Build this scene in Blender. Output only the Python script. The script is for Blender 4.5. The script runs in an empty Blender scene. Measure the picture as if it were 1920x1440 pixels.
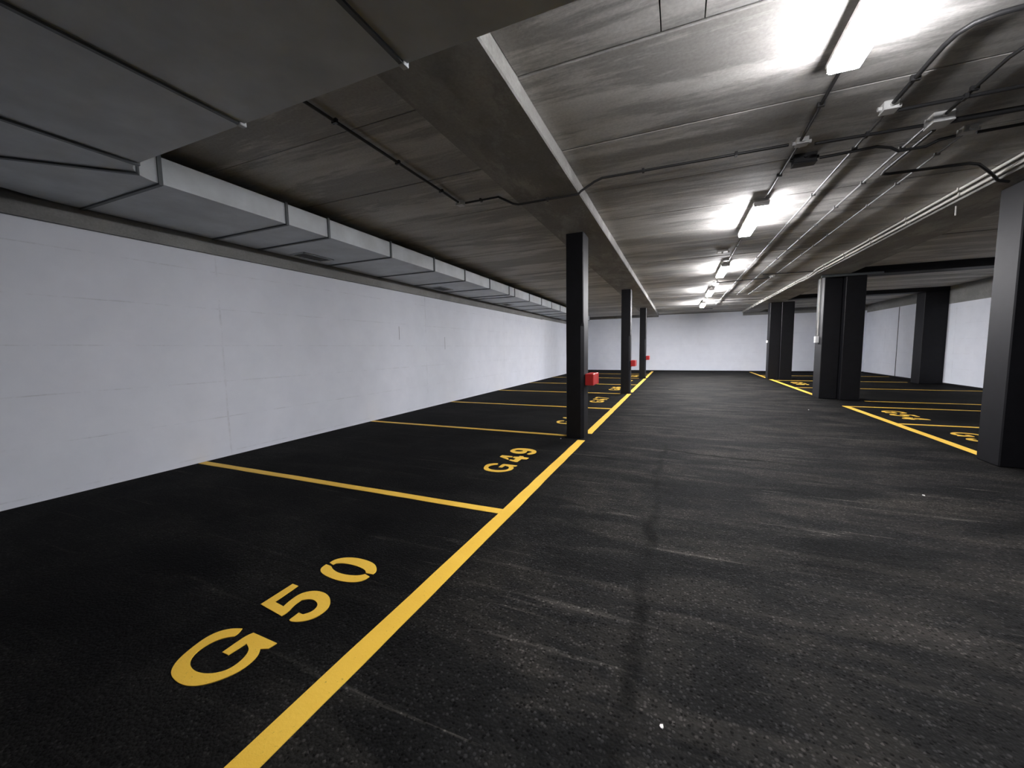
import bpy, math, random
from mathutils import Vector, Matrix, geometry

random.seed(7)
scene = bpy.context.scene
C = scene.collection

# ------------------------------------------------------------------ camera
F_PX, YAW, PITCH, ROLL = 729.66, math.radians(23.1423), math.radians(5.1389), math.radians(-0.8977)
cy, sy, cp, sp = math.cos(YAW), math.sin(YAW), math.cos(PITCH), math.sin(PITCH)
fw = Vector((-sy * cp, cy * cp, -sp))
r0 = Vector((cy, sy, 0.0))
u0 = r0.cross(fw)
rr = math.cos(ROLL) * r0 + math.sin(ROLL) * u0
uu = -math.sin(ROLL) * r0 + math.cos(ROLL) * u0
cam_data = bpy.data.cameras.new('camera')
cam = bpy.data.objects.new('camera', cam_data)
C.objects.link(cam)
cam_data.sensor_width = 36.0
cam_data.lens = F_PX / 1920.0 * 36.0
cam_data.clip_start = 0.02
cam.matrix_world = Matrix(((rr.x, uu.x, -fw.x, 0.0), (rr.y, uu.y, -fw.y, 0.0), (rr.z, uu.z, -fw.z, 1.5), (0, 0, 0, 1)))
scene.camera = cam

# ------------------------------------------------------------------ world, exposure
world = bpy.data.worlds.new('world')
world.use_nodes = True
world.node_tree.nodes['Background'].inputs[0].default_value = (0.02, 0.02, 0.022, 1)
world.node_tree.nodes['Background'].inputs[1].default_value = 0.0
scene.world = world
scene.view_settings.view_transform = 'Standard'
scene.view_settings.look = 'None'
scene.view_settings.gamma = 1.0
scene.view_settings.use_curve_mapping = False
scene.view_settings.exposure = 2.95
scene.cycles.diffuse_bounces = 10
scene.cycles.max_bounces = 14
LAMP = 26.0            # emission of the lit diffusers

# ------------------------------------------------------------------ materials
def nodes_of(name):
    m = bpy.data.materials.new(name)
    m.use_nodes = True
    nt = m.node_tree
    nt.nodes.clear()
    out = nt.nodes.new('ShaderNodeOutputMaterial')
    b = nt.nodes.new('ShaderNodeBsdfPrincipled')
    nt.links.new(b.outputs[0], out.inputs[0])
    return m, nt, b

def N(nt, kind, **kw):
    n = nt.nodes.new(kind)
    for k, v in kw.items():
        setattr(n, k, v)
    return n

def pos(nt, scale=(1, 1, 1), rot=0.0):
    g = N(nt, 'ShaderNodeNewGeometry')
    mp = N(nt, 'ShaderNodeMapping')
    mp.inputs['Scale'].default_value = scale
    mp.inputs['Rotation'].default_value = (0, 0, rot)
    nt.links.new(g.outputs['Position'], mp.inputs['Vector'])
    return mp.outputs[0]

def noise(nt, vec, scale, detail=4, rough=0.55, dist=0.0):
    n = N(nt, 'ShaderNodeTexNoise')
    n.inputs['Scale'].default_value = scale
    n.inputs['Detail'].default_value = detail
    n.inputs['Roughness'].default_value = rough
    n.inputs['Distortion'].default_value = dist
    nt.links.new(vec, n.inputs['Vector'])
    return n.outputs[0]

def ramp(nt, fac, stops):
    r = N(nt, 'ShaderNodeValToRGB')
    el = r.color_ramp.elements
    while len(el) < len(stops):
        el.new(0.5)
    for e, (p, c) in zip(el, stops):
        e.position = p
        e.color = (c, c, c, 1) if not hasattr(c, '__len__') else (*c, 1)
    nt.links.new(fac, r.inputs[0])
    return r.outputs[0]

def mix(nt, fac, a, b, mode='MIX'):
    n = N(nt, 'ShaderNodeMix', data_type='RGBA', blend_type=mode)
    for sock, v in ((n.inputs[0], fac), (n.inputs[6], a), (n.inputs[7], b)):
        if hasattr(v, 'links') or hasattr(v, 'is_output'):
            nt.links.new(v, sock)
        else:
            sock.default_value = v if not hasattr(v, '__len__') else (*v, 1)
    return n.outputs[2]

def mathn(nt, op, a, b=None, c=None):
    n = N(nt, 'ShaderNodeMath', operation=op)
    for s, v in zip(n.inputs, (a, b, c)):
        if v is None:
            continue
        if hasattr(v, 'is_output'):
            nt.links.new(v, s)
        else:
            s.default_value = v
    return n.outputs[0]

def bump(nt, b, height, strength, dist=0.01):
    n = N(nt, 'ShaderNodeBump')
    n.inputs['Strength'].default_value = strength
    n.inputs['Distance'].default_value = dist
    nt.links.new(height, n.inputs['Height'])
    nt.links.new(n.outputs[0], b.inputs['Normal'])

def setb(b, **kw):
    for k, v in kw.items():
        b.inputs[k.replace('_', ' ')].default_value = v

MAT = {}

def plain(name, col, rough=0.6, metal=0.0, spec=0.5, var=0.12, nscale=3.0):
    m, nt, b = nodes_of(name)
    n = noise(nt, pos(nt), nscale, 5, 0.6)
    lo = tuple(c * (1 - var) for c in col)
    hi = tuple(min(1, c * (1 + var)) for c in col)
    nt.links.new(ramp(nt, n, [(0.3, lo), (0.7, hi)]), b.inputs['Base Color'])
    setb(b, Roughness=rough, Metallic=metal)
    b.inputs['Specular IOR Level'].default_value = spec
    MAT[name] = m
    return m

# asphalt floor -----------------------------------------------------
m, nt, b = nodes_of('asphalt')
p1 = pos(nt)
sep = N(nt, 'ShaderNodeSeparateXYZ')
nt.links.new(p1, sep.inputs[0])
def smooth(sock, lo, hi):
    mr = N(nt, 'ShaderNodeMapRange', interpolation_type='SMOOTHSTEP')
    mr.inputs['From Min'].default_value = lo
    mr.inputs['From Max'].default_value = hi
    nt.links.new(sock, mr.inputs[0])
    return mr.outputs[0]
# the driving aisle is dustier than the freshly sealed bays
aisle = mathn(nt, 'MULTIPLY', smooth(sep.outputs[0], -2.0, -0.6), smooth(sep.outputs[0], 4.0, 3.0))
big = noise(nt, p1, 0.8, 7, 0.62, 0.3)
blot = noise(nt, pos(nt, (0.8, 1.5, 1), 0.2), 1.1, 8, 0.68, 0.5)
streak = noise(nt, pos(nt, (0.55, 3.2, 1), 0.22), 1.2, 7, 0.65, 0.8)
scuff = noise(nt, pos(nt, (0.35, 6.5, 1), 0.16), 1.5, 5, 0.6, 0.35)
base = ramp(nt, big, [(0.34, (0.0028, 0.0027, 0.0029)), (0.5, (0.0052, 0.0051, 0.0052)), (0.68, (0.0120, 0.0118, 0.0112))])
aw = ramp(nt, blot, [(0.32, (0.0058, 0.0058, 0.0060)), (0.50, (0.0130, 0.0128, 0.0128)), (0.68, (0.0300, 0.0275, 0.0245))])
col = mix(nt, mathn(nt, 'MULTIPLY_ADD', aisle, 0.85, 0.08), base, aw)
dusty = mathn(nt, 'MULTIPLY', ramp(nt, streak, [(0.50, 0.0), (0.74, 1.0)]), mathn(nt, 'MULTIPLY_ADD', aisle, 0.55, 0.16))
col = mix(nt, dusty, col, (0.046, 0.042, 0.037))
sc = mathn(nt, 'MULTIPLY', ramp(nt, scuff, [(0.61, 0.0), (0.70, 1.0)]), mathn(nt, 'MULTIPLY_ADD', aisle, 0.55, 0.16))
col = mix(nt, sc, col, (0.085, 0.080, 0.070))
# aggregate: light grains and dark pits
vor = N(nt, 'ShaderNodeTexVoronoi')
vor.inputs['Scale'].default_value = 72
nt.links.new(p1, vor.inputs['Vector'])
sepc = N(nt, 'ShaderNodeSeparateColor')
nt.links.new(vor.outputs['Color'], sepc.inputs[0])
cell = ramp(nt, sepc.outputs[0], [(0.0, 0.30), (0.14, 0.42), (0.2, 0.85), (0.8, 1.15), (0.88, 2.1), (1.0, 2.7)])
core = ramp(nt, vor.outputs['Distance'], [(0.35, 1.0), (0.65, 0.0)])
grain = mix(nt, core, (0.92, 0.92, 0.92), cell)
col = mix(nt, 1.0, col, grain, 'MULTIPLY')
# paving seam along the aisle
wob = noise(nt, p1, 1.4, 5, 0.7)
sx = mathn(nt, 'ADD', sep.outputs[0], mathn(nt, 'MULTIPLY_ADD', wob, 0.3, 0.03))
seam = ramp(nt, mathn(nt, 'ABSOLUTE', sx), [(0.0, 0.8), (0.02, 0.7), (0.055, 0.0)])
brk = ramp(nt, noise(nt, p1, 2.1, 4, 0.7), [(0.4, 0.25), (0.6, 1.0)])
seamf = mathn(nt, 'MULTIPLY', mathn(nt, 'MULTIPLY', seam, smooth(sep.outputs[1], 7.0, 5.6)), brk)
# crack crossing the aisle
cy_ = mathn(nt, 'SUBTRACT', mathn(nt, 'ADD', sep.outputs[1], mathn(nt, 'MULTIPLY', wob, 0.35)), mathn(nt, 'MULTIPLY_ADD', sep.outputs[0], -0.14, 6.12))
crack = ramp(nt, mathn(nt, 'ABSOLUTE', cy_), [(0.0, 0.95), (0.018, 0.8), (0.05, 0.0)])
crackf = mathn(nt, 'MULTIPLY', crack, mathn(nt, 'MULTIPLY', smooth(sep.outputs[0], -0.35, -0.1), smooth(sep.outputs[0], 1.9, 0.9)))
col = mix(nt, mathn(nt, 'MAXIMUM', seamf, crackf), col, (0.0025, 0.0025, 0.0025))
nt.links.new(col, b.inputs['Base Color'])
setb(b, Roughness=0.78)
b.inputs['Specular IOR Level'].default_value = 0.04
fine = noise(nt, p1, 60, 3, 0.7)
hb = mathn(nt, 'SUBTRACT', mathn(nt, 'MULTIPLY', fine, 0.6), mathn(nt, 'MULTIPLY', vor.outputs['Distance'], 0.8))
bump(nt, b, hb, 0.5, 0.010)
MAT['asphalt'] = m

# white wall paint with faint formwork marks --------------------------
m, nt, b = nodes_of('white_paint')
p1 = pos(nt)
sep = N(nt, 'ShaderNodeSeparateXYZ')
nt.links.new(p1, sep.inputs[0])
wn = noise(nt, p1, 2.2, 6, 0.62)
zz = mathn(nt, 'ADD', sep.outputs[2], mathn(nt, 'MULTIPLY', noise(nt, p1, 4.0, 4), 0.012))
f = mathn(nt, 'FRACT', mathn(nt, 'DIVIDE', mathn(nt, 'ADD', zz, 0.44), 0.515))
dz = mathn(nt, 'MINIMUM', f, mathn(nt, 'SUBTRACT', 1.0, f))
hl = ramp(nt, dz, [(0.0, 1.0), (0.016, 0.0)])
yy = mathn(nt, 'ADD', sep.outputs[1], mathn(nt, 'MULTIPLY', noise(nt, p1, 2.0, 4), 0.03))
f2 = mathn(nt, 'FRACT', mathn(nt, 'DIVIDE', mathn(nt, 'ADD', yy, 1.38), 4.95))
dy = mathn(nt, 'MINIMUM', f2, mathn(nt, 'SUBTRACT', 1.0, f2))
vl = ramp(nt, dy, [(0.0, 1.0), (0.0026, 0.0)])
lines = mathn(nt, 'MAXIMUM', hl, vl)
brk = ramp(nt, noise(nt, p1, 3.1, 5, 0.75), [(0.44, 0.0), (0.62, 1.0)])
lines = mathn(nt, 'MULTIPLY', lines, brk)
wc = ramp(nt, wn, [(0.3, (0.735, 0.765, 0.835)), (0.7, (0.79, 0.82, 0.89))])
wc = mix(nt, mathn(nt, 'MULTIPLY', lines, 0.42), wc, (0.38, 0.39, 0.41))
nt.links.new(wc, b.inputs['Base Color'])
setb(b, Roughness=0.75)
b.inputs['Specular IOR Level'].default_value = 0.25
bh = mathn(nt, 'SUBTRACT', mathn(nt, 'MULTIPLY', noise(nt, p1, 14, 6, 0.6), 0.5), lines)
bump(nt, b, bh, 0.35, 0.006)
MAT['white_paint'] = m

# bare concrete ------------------------------------------------------
def concrete(name, lo, hi, stain, scale=(1, 1, 1), patch=0.55, bstr=0.3):
    m, nt, b = nodes_of(name)
    p = pos(nt, scale)
    a = noise(nt, p, 1.3, 8, 0.62, 0.12)
    s = noise(nt, pos(nt, (scale[0], scale[1], 1)), 0.7, 7, 0.72, 0.35)
    g = noise(nt, pos(nt), 42, 4, 0.6)
    c = ramp(nt, a, [(0.32, lo), (0.68, hi)])
    st = ramp(nt, s, [(0.47, 0.0), (0.53, 1.0)])
    c = mix(nt, mathn(nt, 'MULTIPLY', st, patch), c, stain)
    c = mix(nt, 0.25, c, ramp(nt, g, [(0.35, 0.55), (0.65, 1.2)]), 'MULTIPLY')
    nt.links.new(c, b.inputs['Base Color'])
    setb(b, Roughness=0.7)
    b.inputs['Specular IOR Level'].default_value = 0.3
    h = mathn(nt, 'ADD', noise(nt, p, 1.5, 2, 0.5, 0.0), mathn(nt, 'MULTIPLY', g, 0.05))
    bump(nt, b, h, bstr, 0.03)
    MAT[name] = m

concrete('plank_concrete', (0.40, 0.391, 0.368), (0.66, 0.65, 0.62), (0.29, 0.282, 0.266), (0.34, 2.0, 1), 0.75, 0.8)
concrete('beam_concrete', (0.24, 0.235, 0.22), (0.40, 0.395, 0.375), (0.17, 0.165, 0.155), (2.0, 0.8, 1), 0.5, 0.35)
concrete('band_concrete', (0.20, 0.20, 0.195), (0.30, 0.30, 0.29), (0.17, 0.17, 0.165), (1, 0.8, 1.5), 0.4, 0.25)
concrete('slab_concrete', (0.10, 0.10, 0.10), (0.15, 0.15, 0.15), (0.08, 0.08, 0.08))

plain('black_paint', (0.0055, 0.0055, 0.0070), 0.52, 0, 0.24, 0.25, 9)
plain('galvanised', (0.50, 0.53, 0.55), 0.5, 0.12, 0.5, 0.14, 2.4)
plain('flange_metal', (0.10, 0.11, 0.115), 0.5, 0.4, 0.4, 0.15, 6)
plain('grille_dark', (0.03, 0.03, 0.03), 0.6, 0.2, 0.4)
plain('conduit_black', (0.022, 0.022, 0.023), 0.45, 0, 0.45)
plain('conduit_grey', (0.17, 0.17, 0.17), 0.4, 0, 0.5)
plain('conduit_pale', (0.55, 0.53, 0.49), 0.5, 0, 0.45)
plain('box_white', (0.62, 0.62, 0.61), 0.5, 0, 0.4)
plain('housing_grey', (0.58, 0.56, 0.55), 0.5, 0, 0.4)
plain('red_plastic', (0.36, 0.018, 0.017), 0.42, 0, 0.5, 0.08)
plain('chip_white', (0.7, 0.7, 0.68), 0.7)

m, nt, b = nodes_of('yellow_paint')
p1 = pos(nt)
w = noise(nt, p1, 55, 4, 0.7)
big = noise(nt, p1, 1.7, 4, 0.6)
yc = ramp(nt, big, [(0.3, (0.80, 0.48, 0.045)), (0.7, (0.88, 0.56, 0.07))])
yc = mix(nt, mathn(nt, 'MULTIPLY', ramp(nt, w, [(0.64, 0.0), (0.72, 1.0)]), 0.55), yc, (0.10, 0.07, 0.02))
nt.links.new(yc, b.inputs['Base Color'])
setb(b, Roughness=0.6)
bump(nt, b, w, 0.4, 0.004)
MAT['yellow_paint'] = m

def emit(name, col, strength):
    m, nt, b = nodes_of(name)
    setb(b, Base_Color=(0.9, 0.9, 0.9, 1), Roughness=0.4)
    b.inputs['Emission Color'].default_value = (*col, 1)
    b.inputs['Emission Strength'].default_value = strength
    MAT[name] = m

emit('bulb_glow', (1.0, 0.93, 0.88), LAMP * 0.25)

# ------------------------------------------------------------------ mesh helpers
class MB:
    def __init__(s):
        s.v, s.f, s.mi = [], [], []

    def add(s, verts, faces, mi=0):
        o = len(s.v)
        s.v += [tuple(v) for v in verts]
        s.f += [tuple(i + o for i in f) for f in faces]
        s.mi += [mi] * len(faces)
        return s

    def box(s, x0, x1, y0, y1, z0, z1, mi=0, bev=0.0):
        if bev <= 0:
            v = [(x, y, z) for z in (z0, z1) for y in (y0, y1) for x in (x0, x1)]
            f = [(0, 2, 3, 1), (4, 5, 7, 6), (0, 1, 5, 4), (2, 6, 7, 3), (0, 4, 6, 2), (1, 3, 7, 5)]
            return s.add(v, f, mi)
        # bevelled vertical edges and bevelled rims
        b = bev
        ring = [(x0 + b, y0), (x1 - b, y0), (x1, y0 + b), (x1, y1 - b), (x1 - b, y1), (x0 + b, y1), (x0, y1 - b), (x0, y0 + b)]
        cx, cyy = (x0 + x1) / 2, (y0 + y1) / 2
        def ins(p):
            return (p[0] + (b if p[0] < cx else -b) * 0.7, p[1] + (b if p[1] < cyy else -b) * 0.7)
        L = [[(*ins(p), z0) for p in ring], [(*p, z0 + b) for p in ring], [(*p, z1 - b) for p in ring], [(*ins(p), z1) for p in ring]]
        return s.loft(L, mi)

    def loft(s, rings, mi=0, caps=True):
        n = len(rings[0])
        v = [p for r in rings for p in r]
        f = []
        for k in range(len(rings) - 1):
            for i in range(n):
                j = (i + 1) % n
                f.append((k * n + i, k * n + j, (k + 1) * n + j, (k + 1) * n + i))
        if caps:
            f.append(tuple(reversed(range(n))))
            f.append(tuple(range((len(rings) - 1) * n, len(rings) * n)))
        return s.add(v, f, mi)

    def tube(s, pts, r, n=8, mi=0):
        pts = [Vector(p) for p in pts]
        rings = []
        for i, p in enumerate(pts):
            if i == 0:
                d = pts[1] - p
            elif i == len(pts) - 1:
                d = p - pts[i - 1]
            else:
                d = (pts[i + 1] - p).normalized() + (p - pts[i - 1]).normalized()
            d.normalize()
            up = Vector((0, 0, 1)) if abs(d.z) < 0.9 else Vector((1, 0, 0))
            a = d.cross(up).normalized()
            c = a.cross(d)
            rings.append([tuple(p + r * (math.cos(t) * a + math.sin(t) * c)) for t in [2 * math.pi * k / n for k in range(n)]])
        return s.loft(rings, mi)

    def prism(s, loops, z0, z1, mi=0):
        """extruded polygon (first loop) with holes (other loops); loops of (x, y)"""
        tri = geometry.tessellate_polygon([[Vector((x, y, 0)) for x, y in lp] for lp in loops])
        flat = [p for lp in loops for p in lp]
        n = len(flat)
        v = [(x, y, z0) for x, y in flat] + [(x, y, z1) for x, y in flat]
        f = []
        for t in tri:
            a, b_, c = (Vector((*flat[i], 0)) for i in t)
            up = (b_ - a).cross(c - a).z > 0
            t2 = t if up else (t[0], t[2], t[1])
            f.append(tuple(i + n for i in t2))
            f.append(tuple(reversed(t2)))
        o = 0
        for lp in loops:
            k = len(lp)
            for i in range(k):
                j = (i + 1) % k
                f.append((o + i, o + j, n + o + j, n + o + i))
            o += k
        return s.add(v, f, mi)

    def mesh(s, name, mats, loc=(0, 0, 0), smooth=None):
        me = bpy.data.meshes.new(name)
        me.from_pydata([(x - loc[0], y - loc[1], z - loc[2]) for x, y, z in s.v], [], s.f)
        for mm in mats:
            me.materials.append(MAT[mm])
        for p, i in zip(me.polygons, s.mi):
            p.material_index = i
        import bmesh
        bm = bmesh.new()
        bm.from_mesh(me)
        bmesh.ops.recalc_face_normals(bm, faces=bm.faces)
        bm.to_mesh(me)
        bm.free()
        if smooth:
            for p in me.polygons:
                p.use_smooth = True
            me.set_sharp_from_angle(angle=math.radians(smooth))
        me.update()
        return me

def tag(o, label, cat=None, group=None, kind=None):
    if label:
        o['label'] = label
    if cat:
        o['category'] = cat
    if group:
        o['group'] = group
    if kind:
        o['kind'] = kind
    return o

def thing(name, label, cat, loc=(0, 0, 0), group=None, kind=None):
    o = bpy.data.objects.new(name, None)
    o.empty_display_size = 0.1
    C.objects.link(o)
    o.location = loc
    return tag(o, label, cat, group, kind)

def worldloc(o):
    l = Vector(o.location)
    while o.parent:
        o = o.parent
        l += Vector(o.location)
    return l

def part(name, mb, mats, parent=None, smooth=None, label=None):
    """mesh from world-space verts; origin at the parent's origin"""
    mats = [mats] if isinstance(mats, str) else mats
    if parent:
        loc = worldloc(parent)
        me = mb.mesh(name, mats, loc, smooth)
        o = bpy.data.objects.new(name, me)
        o.parent = parent
    else:
        xs, ys, zs = zip(*mb.v)
        loc = ((min(xs) + max(xs)) / 2, (min(ys) + max(ys)) / 2, min(zs))
        me = mb.mesh(name, mats, loc, smooth)
        o = bpy.data.objects.new(name, me)
        o.location = loc
    C.objects.link(o)
    if label:
        o['label'] = label
    return o

def struct(name, mb, mats, label, parent=None, smooth=None):
    o = part(name, mb, mats, parent, smooth)
    return tag(o, label, None, None, 'structure')

# ------------------------------------------------------------------ setting
XW, XR, YB, YF = -6.05, 8.75, 25.4, -5.0
ZC, ZB = 3.46, 3.323          # plank soffit, beam soffit
BL0, BL1 = -1.90, -1.115      # beam over the left columns
BR0, BR1 = 3.29, 4.09         # beam over the right columns

struct('floor', MB().box(XW - .2, XR + .2, YF - .2, YB + .2, -0.2, 0.0), 'asphalt', 'dark speckled asphalt floor of the parking garage')
o = struct('wall_left', MB().box(XW - .2, XW, YF, YB, 0, 2.90, 0).box(XW - .2, XW, YF, YB, 2.90, 3.56, 1), ['white_paint', 'band_concrete'],
           'long white painted concrete wall on the left')
for yk, za, zb_ in ((7.45, 1.76, 2.07), (9.39, 1.52, 1.86)):
    part('crack', MB().box(XW, XW + .002, yk - .004, yk + .004, za, zb_), 'flange_metal', o)
struct('wall_back', MB().box(XW, BL1 - .02, YB, YB + .2, 0, 3.29, 0).box(XW, BL1 - .02, YB, YB + .2, 3.29, 3.56, 1)
       .box(BL1 - .02, BR0, YB, YB + .2, 0, 3.40, 0).box(BL1 - .02, BR0, YB, YB + .2, 3.40, 3.56, 1)
       .box(BR0, XR, YB, YB + .2, 0, 3.17, 0).box(BR0, XR, YB, YB + .2, 3.17, 3.56, 1),
       ['white_paint', 'band_concrete'], 'white painted end wall beyond the aisle')
struct('wall_right', MB().box(XR, XR + .2, YF, 19.1, 0, 2.84, 0).box(XR, XR + .2, YF, 19.1, 2.84, 3.56, 1)
       .box(XR, XR + .2, 19.1, YB, 0, 3.06, 0).box(XR, XR + .2, 19.1, YB, 3.06, 3.56, 1),
       ['white_paint', 'band_concrete'], 'white painted wall behind the right parking bays')
struct('wall_front', MB().box(XW, XR, YF - .2, YF, 0, 3.56, 0), ['band_concrete'],
       'bare concrete wall behind the viewer')
# bare concrete ledge at the head of the left wall
struct('trim_1', MB().box(XW, XW + .05, YF, 17.9, 2.885, 3.085), 'band_concrete', 'unpainted concrete ledge along the top of the left wall')
struct('trim_2', MB().box(XR - .012, XR, 22.2, 22.235, 0.06, 3.05), 'flange_metal', 'thin dark vertical joint strip on the right wall')

struct('baseboard_back', MB().box(XW, XR, YB - .012, YB, 0, .07), 'black_paint', 'black painted skirting at the foot of the end wall')
struct('baseboard_right', MB().box(XR - .012, XR, 7.0, 18.85, 0, .06).box(XR - .012, XR, 19.40, YB - .012, 0, .06), 'black_paint', 'black painted skirting at the foot of the right wall')

# ceiling: roof slab and precast planks
ceil = struct('ceiling', MB().box(XW - .2, XR + .2, YF - .2, YB + .2, 3.56, 3.76), 'slab_concrete', 'ceiling of precast concrete planks')
PW = 1.17
def plank(x0, x1, y0, y1, tilt, bow, dz):
    mb = MB()
    g, ch = 0.008, 0.004
    ys = [y0 + g, y0 + g + ch] + [y0 + (y1 - y0) * t for t in (0.2, 0.36, 0.5, 0.64, 0.8)] + [y1 - g - ch, y1 - g]
    prof = []
    for i, y in enumerate(ys):
        t = (y - y0) / (y1 - y0) * 2 - 1
        z = ZC + dz + tilt * t - bow * (1 - t * t)
        if i in (0, len(ys) - 1):
            z += ch
        prof.append((y, z))
    ring = prof + [(ys[-1], 3.57), (ys[0], 3.57)]
    mb.loft([[(x0, y, z) for y, z in ring], [(x1, y, z) for y, z in ring]])
    return mb
k0 = math.floor((YF - 2.80) / PW)
for k in range(k0, 30):
    y0, y1 = max(2.80 + k * PW, YF), min(2.80 + (k + 1) * PW, YB)
    if y1 - y0 < 0.1:
        continue
    for x0, x1 in ((XW, BL0), (BL1, BR0), (BR1, XR)):
        cuts = [x0, x1]
        if x0 == BL1 and k == -1:
            cuts = [x0, -0.14, 0.105, x1]
        rs = (random.uniform(-.006, .006), random.uniform(0.002, .007), random.uniform(-.004, .004))
        for a, c in zip(cuts, cuts[1:]):
            e = 0.004 if len(cuts) > 2 else 0.0
            part('plank', plank(a + e, c - e, y0, y1, *rs), 'plank_concrete', ceil, 25)

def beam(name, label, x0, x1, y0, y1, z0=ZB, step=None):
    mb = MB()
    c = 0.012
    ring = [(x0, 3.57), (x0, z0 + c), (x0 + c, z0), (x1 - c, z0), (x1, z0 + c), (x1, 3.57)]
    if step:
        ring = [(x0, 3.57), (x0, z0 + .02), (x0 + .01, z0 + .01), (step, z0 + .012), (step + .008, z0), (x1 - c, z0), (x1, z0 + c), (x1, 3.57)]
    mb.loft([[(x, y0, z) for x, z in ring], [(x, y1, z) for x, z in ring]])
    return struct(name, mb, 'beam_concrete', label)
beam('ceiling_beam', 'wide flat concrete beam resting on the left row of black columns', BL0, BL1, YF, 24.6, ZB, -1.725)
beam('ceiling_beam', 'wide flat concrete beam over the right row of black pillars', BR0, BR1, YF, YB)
def cross_beam(label, y0, y1, z0):
    c = 0.012
    ring = [(y0, 3.57), (y0, z0 + c), (y0 + c, z0), (y1 - c, z0), (y1, z0 + c), (y1, 3.57)]
    struct('ceiling_beam', MB().loft([[(BR1, y, z) for y, z in ring], [(XR, y, z) for y, z in ring]]), 'black_paint', label)
cross_beam('black painted cross beam from the near right pillar to the right wall', 6.3, 6.85, 3.27)
cross_beam('black painted cross beam from the middle right pillar to the right wall', 12.95, 13.5, 3.27)
cross_beam('black painted cross beam from the far right pillar to the wall pillar', 18.85, 19.4, 3.31)

# ------------------------------------------------------------------ columns
def left_column(y0, label):
    t = thing('column', label, 'column', (-1.555, y0 + .18, 0), 'slim black columns in the left row')
    x0, x1, y1 = -1.70, -1.415, y0 + .37
    b = 0.012
    mb = MB()
    ring = lambda z, c: [(x0 + b, y0, z), (x1 - c, y0, z), (x1, y0 + c * 1.3, z), (x1, y1 - b, z), (x1 - b, y1, z), (x0 + b, y1, z), (x0, y1 - b, z), (x0, y0 + b, z)]
    mb.loft([ring(0, .045), ring(1.85, .045), ring(1.93, .012), ring(ZB, .012)])
    part('shaft', mb, 'black_paint', t)
    return t
for y0, lab in ((6.27, 'slim black column nearest the camera, beside bay number G49'), (12.95, 'second slim black column of the left row'), (19.42, 'farthest slim black column of the left row')):
    left_column(y0, lab)

def red_box(y0, label):
    t = thing('hose_box', label, 'box', (-1.35, y0 + .1, 0.87), 'red boxes on the left columns')
    part('casing', MB().box(-1.40, -1.262, y0, y0 + .42, .885, 1.075, 0, .008), 'red_plastic', t)
    part('mounting_plate', MB().box(-1.415, -1.398, y0 + .02, y0 + .36, .87, 1.06, 0, .004), 'grille_dark', t)
    part('rim', MB().box(-1.262, -1.256, y0 + .38, y0 + .42, .885, 1.075), 'red_plastic', t)
for y0, lab in ((6.33, 'red box on the nearest left column'), (12.99, 'red box on the second left column'), (19.46, 'red box on the farthest left column')):
    red_box(y0, lab)

def right_pillar(x0, xm, x1, ya, yb, yc, yd, label):
    t = thing('pillar', label, 'column', ((x0 + x1) / 2, (ya + yb) / 2, 0), 'wide black pillars in the right row')
    part('pillar_half', MB().box(x0, xm - .004, ya, yb, 0, ZB, 0, .012), 'black_paint', t)
    part('pillar_half', MB().box(xm + .004, x1, yc, yd, 0, ZB, 0, .012), 'black_paint', t)
right_pillar(3.56, 3.98, 4.42, 6.47, 6.86, 6.40, 6.86, 'wide black pillar at the right edge, nearest the camera')
right_pillar(3.60, 4.00, 4.43, 13.16, 13.74, 12.97, 13.70, 'wide black double pillar in the middle of the right row')
right_pillar(3.63, 4.04, 4.49, 20.10, 20.55, 20.02, 20.55, 'farthest wide black pillar of the right row')
t = thing('wall_pillar', 'black pillar standing against the right wall', 'column', (8.4, 19.1, 0))
part('shaft', MB().box(8.10, XR, 18.85, 19.40, 0, 3.31, 0, .012), 'black_paint', t)

# ------------------------------------------------------------------ yellow floor markings
ZP = 0.004
def stripe(name, label, x0, x1, y0, y1, group):
    mb = MB()
    n = max(1, int(max(x1 - x0, y1 - y0) / 0.25))
    a, c = [], []
    for i in range(n + 1):
        t = i / n
        j = lambda: random.uniform(-.0035, .0035)
        if x1 - x0 > y1 - y0:
            x = x0 + (x1 - x0) * t
            a.append((x, y0 + j()))
            c.append((x, y1 + j()))
        else:
            y = y0 + (y1 - y0) * t
            a.append((x0 + j(), y))
            c.append((x1 + j(), y))
    mb.prism([a + c[::-1]], 0.0, ZP)
    return tag(part(name, mb, 'yellow_paint'), label, 'marking', group)

LW = .062
for y0, y1, lab in ((-2.0, 6.17, 'long yellow line along the left bays, foreground stretch up to the first column'),
                    (6.70, 12.9, 'yellow line along the left bays between first and second column'),
                    (13.38, 19.38, 'yellow line along the left bays between second and third column'),
                    (19.84, 25.3, 'yellow line along the left bays beyond the third column')):
    stripe('bay_front_line', lab, -1.425 - LW, -1.425 + LW, y0, y1, 'yellow front lines')
for y0, y1, lab in ((7.0, 11.72, 'yellow line in front of bays G53 and G54'), (13.75, 20.0, 'yellow line between middle and far right pillars'),
                    (20.6, 25.3, 'yellow line from the far right pillar to the end wall')):
    stripe('bay_front_line', lab, 3.74 - LW, 3.74 + LW, y0, y1, 'yellow front lines')
DIV_L = [(3.16, 'yellow divider between bays G50 and G49', -1.42), (6.43, 'yellow divider running to the first left column', -1.71), (9.64, 'yellow divider between the first and second left column', -1.42),
         (12.92, 'yellow divider running to the second left column', -1.71), (16.15, 'yellow divider between the second and third left column', -1.42),
         (19.5, 'yellow divider running to the third left column', -1.71), (22.6, 'farthest yellow divider of the left bays', -1.42)]
for y, lab, xe in DIV_L:
    stripe('bay_divider', lab, XW + .02, xe - LW - .003 if xe > -1.5 else xe, y - .05, y + .05, 'yellow bay dividers')
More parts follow.
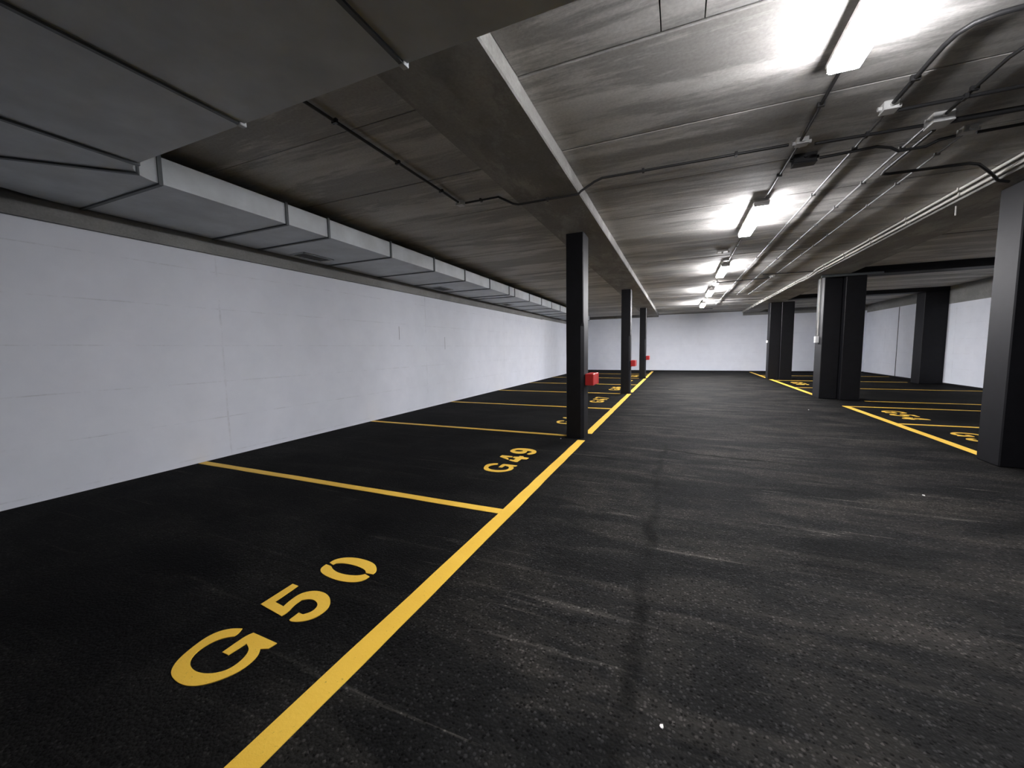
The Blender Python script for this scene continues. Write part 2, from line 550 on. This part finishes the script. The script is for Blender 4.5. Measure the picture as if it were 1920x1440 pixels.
DIV_R = [(9.38, 'yellow divider between bays G53 and G54', 3.81), (11.67, 'yellow divider in front of the middle right pillar', 3.81), (12.85, 'yellow divider touching the middle right pillar', 4.5),
         (16.4, 'yellow divider behind the middle right pillar', 3.81), (19.5, 'yellow divider near the wall pillar', 3.81), (22.6, 'farthest yellow divider of the right bays', 3.81)]
for y, lab, xs in DIV_R:
    stripe('bay_divider', lab, xs, 8.7 if y != 19.5 else 8.05, y - .045, y + .045, 'yellow bay dividers')

# stencil glyphs, metres: u to the right, v up from the baseline
G_ = [[(1.251, 2.158), (1.232, 2.21), (1.19, 2.258), (1.13, 2.273), (1.051, 2.257), (0.985, 2.232), (0.939, 2.19), (0.918, 2.139), (0.91, 2.068), (0.919, 2.002), (0.948, 1.951), (0.998, 1.906), (1.055, 1.878), (1.119, 1.877), (1.16, 1.892), (1.19, 1.921), (1.206, 1.886), (1.249, 1.879), (1.253, 2.069), (1.219, 2.085), (1.103, 2.08), (1.103, 2.032), (1.188, 2.025), (1.17, 1.975), (1.138, 1.947), (1.088, 1.932), (1.041, 1.939), (1.008, 1.975), (0.989, 2.015), (0.979, 2.072), (0.989, 2.133), (1.016, 2.179), (1.062, 2.206), (1.12, 2.207), (1.166, 2.183), (1.196, 2.14), (1.222, 2.14)]]
D5 = [[(1.645, 2.273), (1.643, 2.219), (1.477, 2.207), (1.467, 2.12), (1.513, 2.133), (1.583, 2.138), (1.628, 2.108), (1.654, 2.054), (1.653, 1.981), (1.622, 1.912), (1.568, 1.862), (1.51, 1.85), (1.455, 1.864), (1.412, 1.905), (1.391, 1.96), (1.398, 1.981), (1.462, 1.985), (1.46, 1.949), (1.49, 1.923), (1.528, 1.924), (1.56, 1.946), (1.579, 1.995), (1.574, 2.041), (1.549, 2.071), (1.503, 2.072), (1.44, 2.048), (1.404, 2.052), (1.429, 2.267)]]
D0a = [[(1.927, 2.256), (1.975, 2.255), (2.024, 2.204), (2.049, 2.123), (2.05, 2.019), (2.033, 1.94), (1.99, 1.882), (1.954, 1.861), (1.929, 1.863), (1.922, 1.917), (1.947, 1.944), (1.962, 1.999), (1.967, 2.081), (1.958, 2.163), (1.937, 2.206), (1.916, 2.21)]]
D0b = [[(1.902, 2.261), (1.899, 2.207), (1.875, 2.172), (1.856, 2.106), (1.856, 2.03), (1.873, 1.961), (1.89, 1.93), (1.911, 1.913), (1.899, 1.863), (1.857, 1.866), (1.819, 1.896), (1.796, 1.956), (1.786, 2.043), (1.794, 2.139), (1.816, 2.216), (1.851, 2.257)]]
D4a = [[(4.819, 2.266), (4.902, 2.268), (4.902, 2.104), (4.85, 2.093), (4.834, 2.178), (4.766, 2.101), (4.723, 2.099)]]
D4b = [[(4.894, 2.086), (4.909, 2.015), (4.951, 2.015), (4.953, 1.963), (4.914, 1.945), (4.903, 1.863), (4.827, 1.868), (4.815, 1.937), (4.669, 1.94), (4.661, 1.987), (4.713, 2.083), (4.747, 2.07), (4.741, 2.021), (4.806, 2.019), (4.836, 2.076)]]
D9 = [[(5.14, 2.257), (5.246, 2.259), (5.328, 2.217), (5.356, 2.152), (5.364, 2.061), (5.347, 1.974), (5.292, 1.899), (5.234, 1.867), (5.159, 1.858), (5.096, 1.882), (5.06, 1.922), (5.078, 1.961), (5.145, 1.948), (5.18, 1.925), (5.218, 1.933), (5.242, 1.972), (5.243, 2.015), (5.175, 2.001), (5.118, 2.003), (5.072, 2.039), (5.049, 2.102), (5.075, 2.186)],
      [(5.184, 2.201), (5.238, 2.18), (5.254, 2.137), (5.247, 2.09), (5.219, 2.07), (5.18, 2.082), (5.155, 2.121), (5.157, 2.165)]]
def sh(loops, u, v=1.865):
    return [[(a - u, c - v) for a, c in lp] for lp in loops]
def ell(cx, cyy, rx, ry, n=16, t0=0.0, t1=2 * math.pi):
    return [(cx + rx * math.cos(t0 + (t1 - t0) * i / n), cyy + ry * math.sin(t0 + (t1 - t0) * i / n)) for i in range(n + (0 if abs(t1 - t0) > 6.28 else 1))]
def rot180(loops, w, h):
    return [[(w - a, h - c) for a, c in lp] for lp in loops]
nine = sh(D9, 5.049)
up8 = [(.155 + .125 * math.cos(t), .30 + .105 * math.sin(t)) for t in [math.radians(-38 + 256 * i / 14) for i in range(15)]]
lo8 = [(.155 + .15 * math.cos(t), .125 + .125 * math.sin(t)) for t in [math.radians(140 + 260 * i / 14) for i in range(15)]]
GLYPH = {
    'G': [sh(G_, .910)], '5': [sh(D5, 1.391)], '0': [sh(D0a, 1.786), sh(D0b, 1.786)], '4': [sh(D4a, 4.661), sh(D4b, 4.661)],
    '9': [nine], '6': [rot180(nine, .315, .395)],
    '8': [[up8 + lo8, ell(.155, .30, .062, .050, 12), ell(.155, .125, .085, .065, 12)]],
    '7': [[[(0, .40), (0, .335), (.21, .335), (.06, 0), (.135, 0), (.29, .34), (.29, .40)]]],
    '3': [[[(.02, .40), (.27, .40), (.27, .35), (.18, .255), (.25, .22), (.285, .15), (.27, .07), (.21, .015), (.13, -.005), (.05, .02), (.0, .09), (.06, .115), (.10, .07), (.16, .06), (.21, .10), (.21, .16), (.16, .20), (.09, .20), (.09, .24), (.175, .335), (.02, .335)]]],
}
def rounded(lp):
    """cut the blunt corners of a traced outline, keep the sharp ones"""
    for _ in range(2):
        out = []
        for i, p in enumerate(lp):
            a, b_, c = Vector(lp[i - 1]), Vector(p), Vector(lp[(i + 1) % len(lp)])
            if (b_ - a).angle(c - b_) < math.radians(48):
                out += [tuple(b_ + (a - b_) * .25), tuple(b_ + (c - b_) * .25)]
            else:
                out.append(p)
        lp = out
    return lp
PITCH_U = (0.0, 0.478, 0.868)
def bay_number(text, x_base, y0, dirn, label):
    """dirn=+1: read facing the left wall; -1: read facing the right wall"""
    t = thing('bay_number', label, 'marking', (x_base - dirn * .2, y0 + dirn * .57, 0.0), 'yellow bay numbers')
    for ch, u0 in zip(text, PITCH_U):
        glyph = GLYPH[ch]
        mb = MB()
        for loops in glyph:
            lp2 = [[(x_base - dirn * v, y0 + dirn * (u0 + u)) for u, v in rounded(lp)] for lp in loops]
            mb.prism(lp2, 0.0, ZP)
        part('letter' if ch == 'G' else 'digit', mb, 'yellow_paint', t)
for i, y0 in enumerate((.910, 4.190, 7.42, 10.66, 13.92, 17.2, 20.4)):
    n = 50 - i
    bay_number('G%d' % n, -1.865, y0, 1, 'yellow stencilled bay number G%d on the asphalt' % n)
for n, y0 in ((53, 8.76), (54, 11.14), (56, 18.75)):
    bay_number('G%d' % n, 4.13, y0, -1, 'yellow stencilled bay number G%d on the asphalt' % n)

# ------------------------------------------------------------------ ventilation duct
duct = thing('ventilation_duct', 'galvanised rectangular ventilation duct running overhead and along the left wall', 'duct', (-5.2, 2.2, 3.09))
DZ0, DZ1 = 3.09, 3.335
def dx(y):
    return -4.488 - 0.0142 * (y - 2.2)
XL = -5.985
seams = [2.21, 3.51, 4.15, 5.45, 6.76, 8.02, 9.35, 10.66, 11.10, 12.42, 13.74, 15.05, 16.32, 17.6, 18.9, 20.2, 21.5, 22.8]
def rect(y, g=0.0):
    return [(XL - g * .3, y, DZ0 - g), (dx(y) + g, y, DZ0 - g), (dx(y) + g, y, DZ1 + g), (XL - g * .3, y, DZ1 + g)]
for a, c in zip(seams, seams[1:]):
    part('duct_section', MB().loft([rect(a), rect(c)]), 'galvanised', duct)
for y in seams:
    part('flange', MB().loft([rect(y - .017, .016), rect(y + .017, .016)]), 'flange_metal', duct)
# elbow in plan: two mitred halves about the inside corner
EX, EY, RI, RO = dx(2.21) + .30, 2.21, .30, .30 + (dx(2.21) - XL)
def arc(rad, a0, a1, n=7):
    return [(EX + rad * math.cos(math.radians(a0 + (a1 - a0) * i / n)), EY + rad * math.sin(math.radians(a0 + (a1 - a0) * i / n))) for i in range(n + 1)]
for a0, a1 in ((180, 225), (225, 270)):
    part('elbow_segment', MB().prism([arc(RI, a0, a1) + arc(RO, a1, a0)], DZ0, DZ1), 'galvanised', duct, 30)
for a in (225, 270):
    ca, sa = math.cos(math.radians(a)), math.sin(math.radians(a))
    tx, ty = -sa * .017, ca * .017
    q = [(EX + (RI - .015) * ca + tx, EY + (RI - .015) * sa + ty), (EX + (RO + .01) * ca + tx, EY + (RO + .01) * sa + ty),
         (EX + (RO + .01) * ca - tx, EY + (RO + .01) * sa - ty), (EX + (RI - .015) * ca - tx, EY + (RI - .015) * sa - ty)]
    part('flange', MB().prism([q], DZ0 - .016, DZ1 + .016), 'flange_metal', duct)
# overhead branch crossing the aisle
TY1, TY0 = EY - RI, EY - RO
xs = [EX, -2.83, -1.44, -.05, 1.34, 2.7]
for a, c in zip(xs, xs[1:]):
    part('duct_section', MB().box(a, c, TY0, TY1, DZ0, DZ1), 'galvanised', duct)
for x in xs[1:]:
    part('flange', MB().box(x - .013, x + .013, TY0 - .014, TY1 + .012, DZ0 - .014, DZ1 + .014), 'flange_metal', duct)
    part('corner_bracket', MB().box(x - .02, x + .02, TY1 - .03, TY1 + .018, DZ0 - .018, DZ0 + .03, 0, .004), 'galvanised', duct)
# grilles in the underside
for ya, yb in ((4.56, 5.16), (8.45, 9.05), (12.65, 13.25)):
    gx0, gx1 = -5.84, -5.52
    g = part('grille', MB().box(gx0, gx1, ya, ya + .03, 3.078, 3.092).box(gx0, gx1, yb - .03, yb, 3.078, 3.092)
             .box(gx0, gx0 + .03, ya, yb, 3.078, 3.092).box(gx1 - .03, gx1, ya, yb, 3.078, 3.092), 'galvanised', duct)
    part('grille_core', MB().box(gx0 + .03, gx1 - .03, ya + .03, yb - .03, 3.083, 3.0895), 'grille_dark', g)
    for k in range(6):
        yy = ya + .07 + k * (yb - ya - .14) / 5
        part('vane', MB().box(gx0 + .03, gx1 - .03, yy - .006, yy + .006, 3.079, 3.0835), 'flange_metal', g)

# ------------------------------------------------------------------ lamps
LX = 0.97
def lamp(y0, y1, label, glow):
    t = thing('fluorescent_lamp', label, 'lamp', (LX, (y0 + y1) / 2, ZC), 'fluorescent lamps along the aisle')
    w, d = .092, .086
    part('housing', MB().box(LX - w, LX + w, y0, y1, 3.352, 3.388, 0, .006), 'housing_grey', t)
    e = .03
    ya, yb = y0 + e, y1 - e
    lev = ((d, 0, 3.351), (d, 0, 3.325), (d * .95, .012, 3.300), (d * .85, .02, 3.294))
    rings = [[(LX - h, ya + k, z), (LX + h, ya + k, z), (LX + h, yb - k, z), (LX - h, yb - k, z)] for h, k, z in lev]
    part('diffuser', MB().loft(rings[:2], 1).loft(rings[1:], 0), [glow, glow + '_side'], t)
    for y, s in ((ya, -1), (yb, 1)):
        part('end_cap', MB().box(LX - d, LX + d, min(y, y + s * .022), max(y, y + s * .022), 3.325, 3.351), 'housing_grey', t)
    for f in (.2, .8):
        y = y0 + f * (y1 - y0)
        part('bracket', MB().box(LX - .03, LX + .03, y - .012, y + .012, 3.388, 3.462), 'housing_grey', t)
LAMPS = ((1.95, 1.0, 'lit ceiling fluorescent lamp nearest the camera'), (6.18, 1.0, 'lit fluorescent lamp, second from the camera'), (10.42, 1.2, 'lit fluorescent lamp, third from the camera'),
         (14.66, 1.9, 'lit fluorescent lamp, fourth from the camera'), (18.95, 3.0, 'lit fluorescent lamp farthest from the camera'))
for k, (y0, power, lab) in enumerate(LAMPS):        # power raised towards the back so walls brighten with distance
    emit('lamp_glow_%d' % k, (0.985, 0.97, 1.0), LAMP * power * 1.1)
    emit('lamp_glow_%d_side' % k, (0.985, 0.97, 1.0), LAMP * power * 0.46)
    lamp(y0, y0 + 1.5, lab, 'lamp_glow_%d' % k)
def bulb(x, y, label):
    t = thing('bulkhead_light', label, 'lamp', (x, y, ZC), 'small round lights between the lamps')
    rings = lambda zs: [[(x + r * math.cos(a), y + r * math.sin(a), z) for a in [2 * math.pi * k / 14 for k in range(14)]] for r, z in zs]
    part('base', MB().loft(rings([(.10, 3.47), (.10, 3.435), (.09, 3.43)])), 'housing_grey', t, 40)
    part('globe', MB().loft(rings([(.08, 3.43), (.085, 3.40), (.07, 3.365), (.04, 3.348)])), 'bulb_glow', t, 50)
bulb(1.01, 13.70, 'small glowing round light after the third lamp')
bulb(1.01, 18.30, 'small glowing round light after the fourth lamp')

# ------------------------------------------------------------------ conduits, boxes
def conduit(name, label, pts, r, mat, group='conduits on the ceiling', clips=True):
    xs_, ys_, zs_ = zip(*pts)
    t = thing(name, label, 'conduit', pts[0], group)
    part('tube', MB().tube(pts, r), mat, t, 50)
    if clips:
        for a, c in zip(pts, pts[1:]):
            a, c = Vector(a), Vector(c)
            L = (c - a).length
            if L < .35 or abs(a.z - c.z) > .02:
                continue
            n = min(14, max(1, int(L / .75)))
            for k in range(n):
                p = a + (c - a) * ((k + .5) / n)
                al = abs((c - a).x) > abs((c - a).y)
                hx, hy = (.012, r + .012) if al else (r + .012, .012)
                part('clip', MB().box(p.x - hx, p.x + hx, p.y - hy, p.y + hy, p.z - r - .004, p.z + r + .004), mat, t)
    return t
ZK = 3.424       # conduits running down the aisle
ZX = 3.394       # conduits crossing below them
conduit('conduit', 'black conduit along the dark ceiling over the left bays', [(-2.69, 2.2, ZK), (-2.69, 4.60, ZK)], .014, 'conduit_black')
conduit('conduit', 'black conduit crossing under the left beam towards the junction boxes',
        [(-2.64, 4.665, ZK), (-2.14, 4.665, ZK), (-1.95, 4.69, 3.32), (-1.88, 4.69, 3.300), (-1.12, 4.69, 3.300), (-1.085, 4.69, 3.33), (-.93, 4.675, 3.40), (-.84, 4.67, ZK), (.94, 4.70, ZK)], .014, 'conduit_black')
conduit('conduit', 'black conduit crossing the aisle between the two white junction boxes', [(1.15, 4.705, ZX), (1.93, 4.735, ZX)], .015, 'conduit_black')
conduit('conduit', 'thick black conduit from the large junction box towards the right beam', [(2.11, 4.74, ZX), (3.20, 4.74, ZX)], .024, 'conduit_black')
conduit('conduit', 'conduit along the lamps from the first to the junction box', [(1.01, 3.47, ZK), (1.025, 4.63, ZK)], .013, 'conduit_black')
conduit('conduit', 'dark conduit from the small junction box to the second lamp', [(1.025, 4.77, ZK), (1.01, 6.16, ZK)], .013, 'conduit_black')
for ya, yb, lab in ((7.70, 10.12, 'conduit leaving the second lamp'), (11.94, 13.56, 'conduit leaving the third lamp'), (16.18, 18.16, 'conduit leaving the fourth lamp')):
    conduit('conduit', lab, [(LX + .04, ya, ZK), (LX + .04, yb, ZK)], .011, 'conduit_grey')
conduit('conduit', 'dark conduit from the small junction box to the right beam', [(1.61, 4.345, ZX), (3.20, 4.345, ZX)], .015, 'conduit_black')
conduit('conduit', 'black conduit curving away to the right above the first lamp', [(1.55, 4.28, ZK), (1.55, 3.62, ZK), (1.565, 3.52, ZK), (1.61, 3.45, ZK), (1.70, 3.415, ZK), (1.8, 3.41, ZK), (3.20, 3.40, ZK)], .016, 'conduit_black')
conduit('conduit', 'long grey conduit running down the aisle ceiling beside the lamps', [(1.56, 4.42, ZK), (1.56, 22.4, ZK)], .012, 'conduit_grey')
conduit('conduit', 'dark conduit running from behind the camera to the large junction box', [(2.03, 2.0, ZX), (2.03, 3.75, ZX), (2.03, 3.95, ZK), (2.04, 4.64, ZK)], .013, 'conduit_black')
conduit('conduit', 'thick dark conduit from the large junction box down the aisle', [(2.0, 4.82, ZK), (2.0, 17.2, ZK)], .013, 'conduit_grey')
conduit('cable', 'black cable from the large junction box turning towards the right beam',
        [(2.06, 4.86, 3.39), (2.045, 5.72, 3.39), (2.06, 5.83, 3.39), (2.13, 5.86, 3.39), (2.80, 5.90, 3.39), (2.9, 5.95, 3.385), (2.98, 6.04, 3.375), (3.15, 6.22, 3.34), (3.27, 6.36, 3.305), (3.40, 6.44, 3.300)], .016, 'conduit_black', clips=False)
conduit('cable', 'black cable from the black box wandering across the ceiling', [(1.285, 5.07, ZX), (1.55, 5.05, ZX), (1.72, 5.03, ZX), (1.85, 5.09, 3.385), (1.92, 5.12, 3.352), (2.12, 5.12, 3.352), (2.20, 5.10, 3.385), (2.31, 5.09, ZX)], .014, 'conduit_black', clips=False)
conduit('cable', 'black cable from the small pale box to the right beam', [(2.45, 5.09, ZX), (3.20, 5.06, ZX)], .014, 'conduit_black')
conduit('conduit', 'thin grey conduit nearest the right beam running down the aisle', [(2.40, 5.18, ZK), (2.40, 13.10, ZK)], .010, 'conduit_grey')
conduit('conduit', 'thin grey conduit nearest the right beam beyond the pale box', [(2.40, 13.3, ZK), (2.40, 17.4, ZK)], .010, 'conduit_grey')
conduit('conduit', 'dark cross conduit near the third lamp', [(1.0, 13.42, ZX), (2.34, 13.20, ZX)], .013, 'conduit_black')
conduit('conduit', 'dark cross conduit before the middle right pillar', [(2.05, 12.52, ZX), (3.19, 12.62, ZX)], .013, 'conduit_black')
conduit('conduit', 'dark cross conduit near the fourth lamp', [(1.12, 18.85, ZX), (3.19, 19.1, ZX)], .013, 'conduit_black')
conduit('conduit', 'dark cross conduit near the farthest lamp', [(1.1, 22.55, ZX), (1.56, 22.5, ZX)], .013, 'conduit_black')
# pale pipes along the right beam
for k, (x, z) in enumerate(((3.235, 3.425), (3.248, 3.36))):
    conduit('pipe', ('upper', 'lower')[k] + ' pale pipe clipped along the side of the right beam', [(x, YF + .1, z), (x, 12.55, z), (x + .0, 12.75, z - .02), (3.25 - .03 * k, 13.1, z - .05), (3.25 - .03 * k, 13.5, z - .055), (3.25 - .03 * k, 14.1, z - .03), (3.25 - .03 * k, 25.2, z - .03)],
            .017, 'conduit_pale', 'pale pipes on the right beam')
conduit('pipe', 'grey drain pipe under the middle cross beam with a white end', [(3.45, 12.90, 3.285), (4.72, 12.90, 3.275)], .034, 'flange_metal', None, False)
conduit('pipe_stub', 'short pale pipe stub hanging under the right beam', [(3.40, 7.35, 3.325), (3.40, 7.35, 3.20)], .010, 'conduit_pale', None, False)

def jbox(name, label, x, y, sx_, sy_, mat, z0=3.39):
    t = thing(name, label, 'junction box', (x, y, ZC), 'junction boxes on the ceiling')
    part('casing', MB().box(x - sx_, x + sx_, y - sy_, y + sy_, z0 + .012, 3.462, 0, .006), mat, t)
    part('lid', MB().box(x - sx_ * 1.04, x + sx_ * 1.04, y - sy_ * 1.04, y + sy_ * 1.04, z0, z0 + .014, 0, .004), mat, t)
    for a, c in ((-1, 0), (1, 0), (0, -1), (0, 1)):
        px, py = x + a * sx_, y + c * sy_
        part('gland', MB().tube([(px - a * .008, py - c * .008, ZK), (px + a * .025, py + c * .025, ZK)], .017, 8), mat, t)
jbox('junction_box', 'small pale junction box over the aisle in line with the lamps', 1.045, 4.70, .05, .045, 'box_white', 3.40)
jbox('junction_box', 'white junction box with the curving conduit', 1.55, 4.335, .05, .05, 'box_white', 3.39)
jbox('junction_box', 'large white junction box where thick conduits meet', 2.04, 4.74, .07, .075, 'box_white', 3.375)
jbox('junction_box', 'small pale box on the black cable near the right beam', 2.395, 5.09, .05, .04, 'box_white', 3.40)
jbox('junction_box', 'black box on the ceiling with a black cable', 1.16, 5.10, .10, .055, 'conduit_black', 3.36)
jbox('junction_box', 'small pale box on the dark ceiling over the left bays', -2.69, 4.665, .045, .045, 'box_white', 3.40)
jbox('junction_box', 'flat pale plate on the ceiling before the third lamp', .80, 9.30, .10, .06, 'conduit_pale', 3.425)
jbox('junction_box', 'small pale box on the ceiling just before the third lamp', .96, 10.22, .06, .05, 'box_white', 3.41)
jbox('junction_box', 'small pale box where the cross conduit meets the thin conduit', 2.40, 13.2, .05, .05, 'box_white', 3.40)

# switch and conduit on the middle right pillar
t = thing('light_switch', 'white light switch box on the side of the middle right pillar', 'switch', (3.56, 13.45, 1.53))
part('casing', MB().box(3.515, 3.60, 13.39, 13.52, 1.54, 1.72, 0, .006), 'box_white', t)
part('rocker', MB().box(3.508, 3.516, 13.425, 13.485, 1.59, 1.67, 0, .003), 'box_white', t)
conduit('conduit', 'white conduit dropping down the middle right pillar to the switch', [(3.578, 13.455, 3.32), (3.578, 13.455, 1.74)], .013, 'conduit_pale', None, False)
t = thing('light_switch', 'small white switch on the side of the far right pillar', 'switch', (3.60, 20.35, 1.58))
part('casing', MB().box(3.575, 3.63, 20.30, 20.42, 1.59, 1.70, 0, .006), 'box_white', t)
part('rocker', MB().box(3.569, 3.576, 20.33, 20.39, 1.62, 1.67, 0, .002), 'box_white', t)

# ------------------------------------------------------------------ little white chips lying on the floor
for x, y, lab in ((-.03, 1.52, 'white chip lying on the asphalt in the foreground'), (-1.77, 6.17, 'white chip beside the first left column'),
                  (2.78, 10.8, 'white chip on the aisle before the middle right pillar'), (2.25, 5.0, 'white chip on the aisle near the right pillar')):
    mb = MB()
    pts = [(x + random.uniform(.006, .013) * math.cos(a), y + random.uniform(.008, .02) * math.sin(a)) for a in [math.pi * k / 3 for k in range(6)]]
    mb.prism([pts], 0.0, .006)
    tag(part('debris_chip', mb, 'chip_white'), lab, 'debris', 'white chips on the floor')
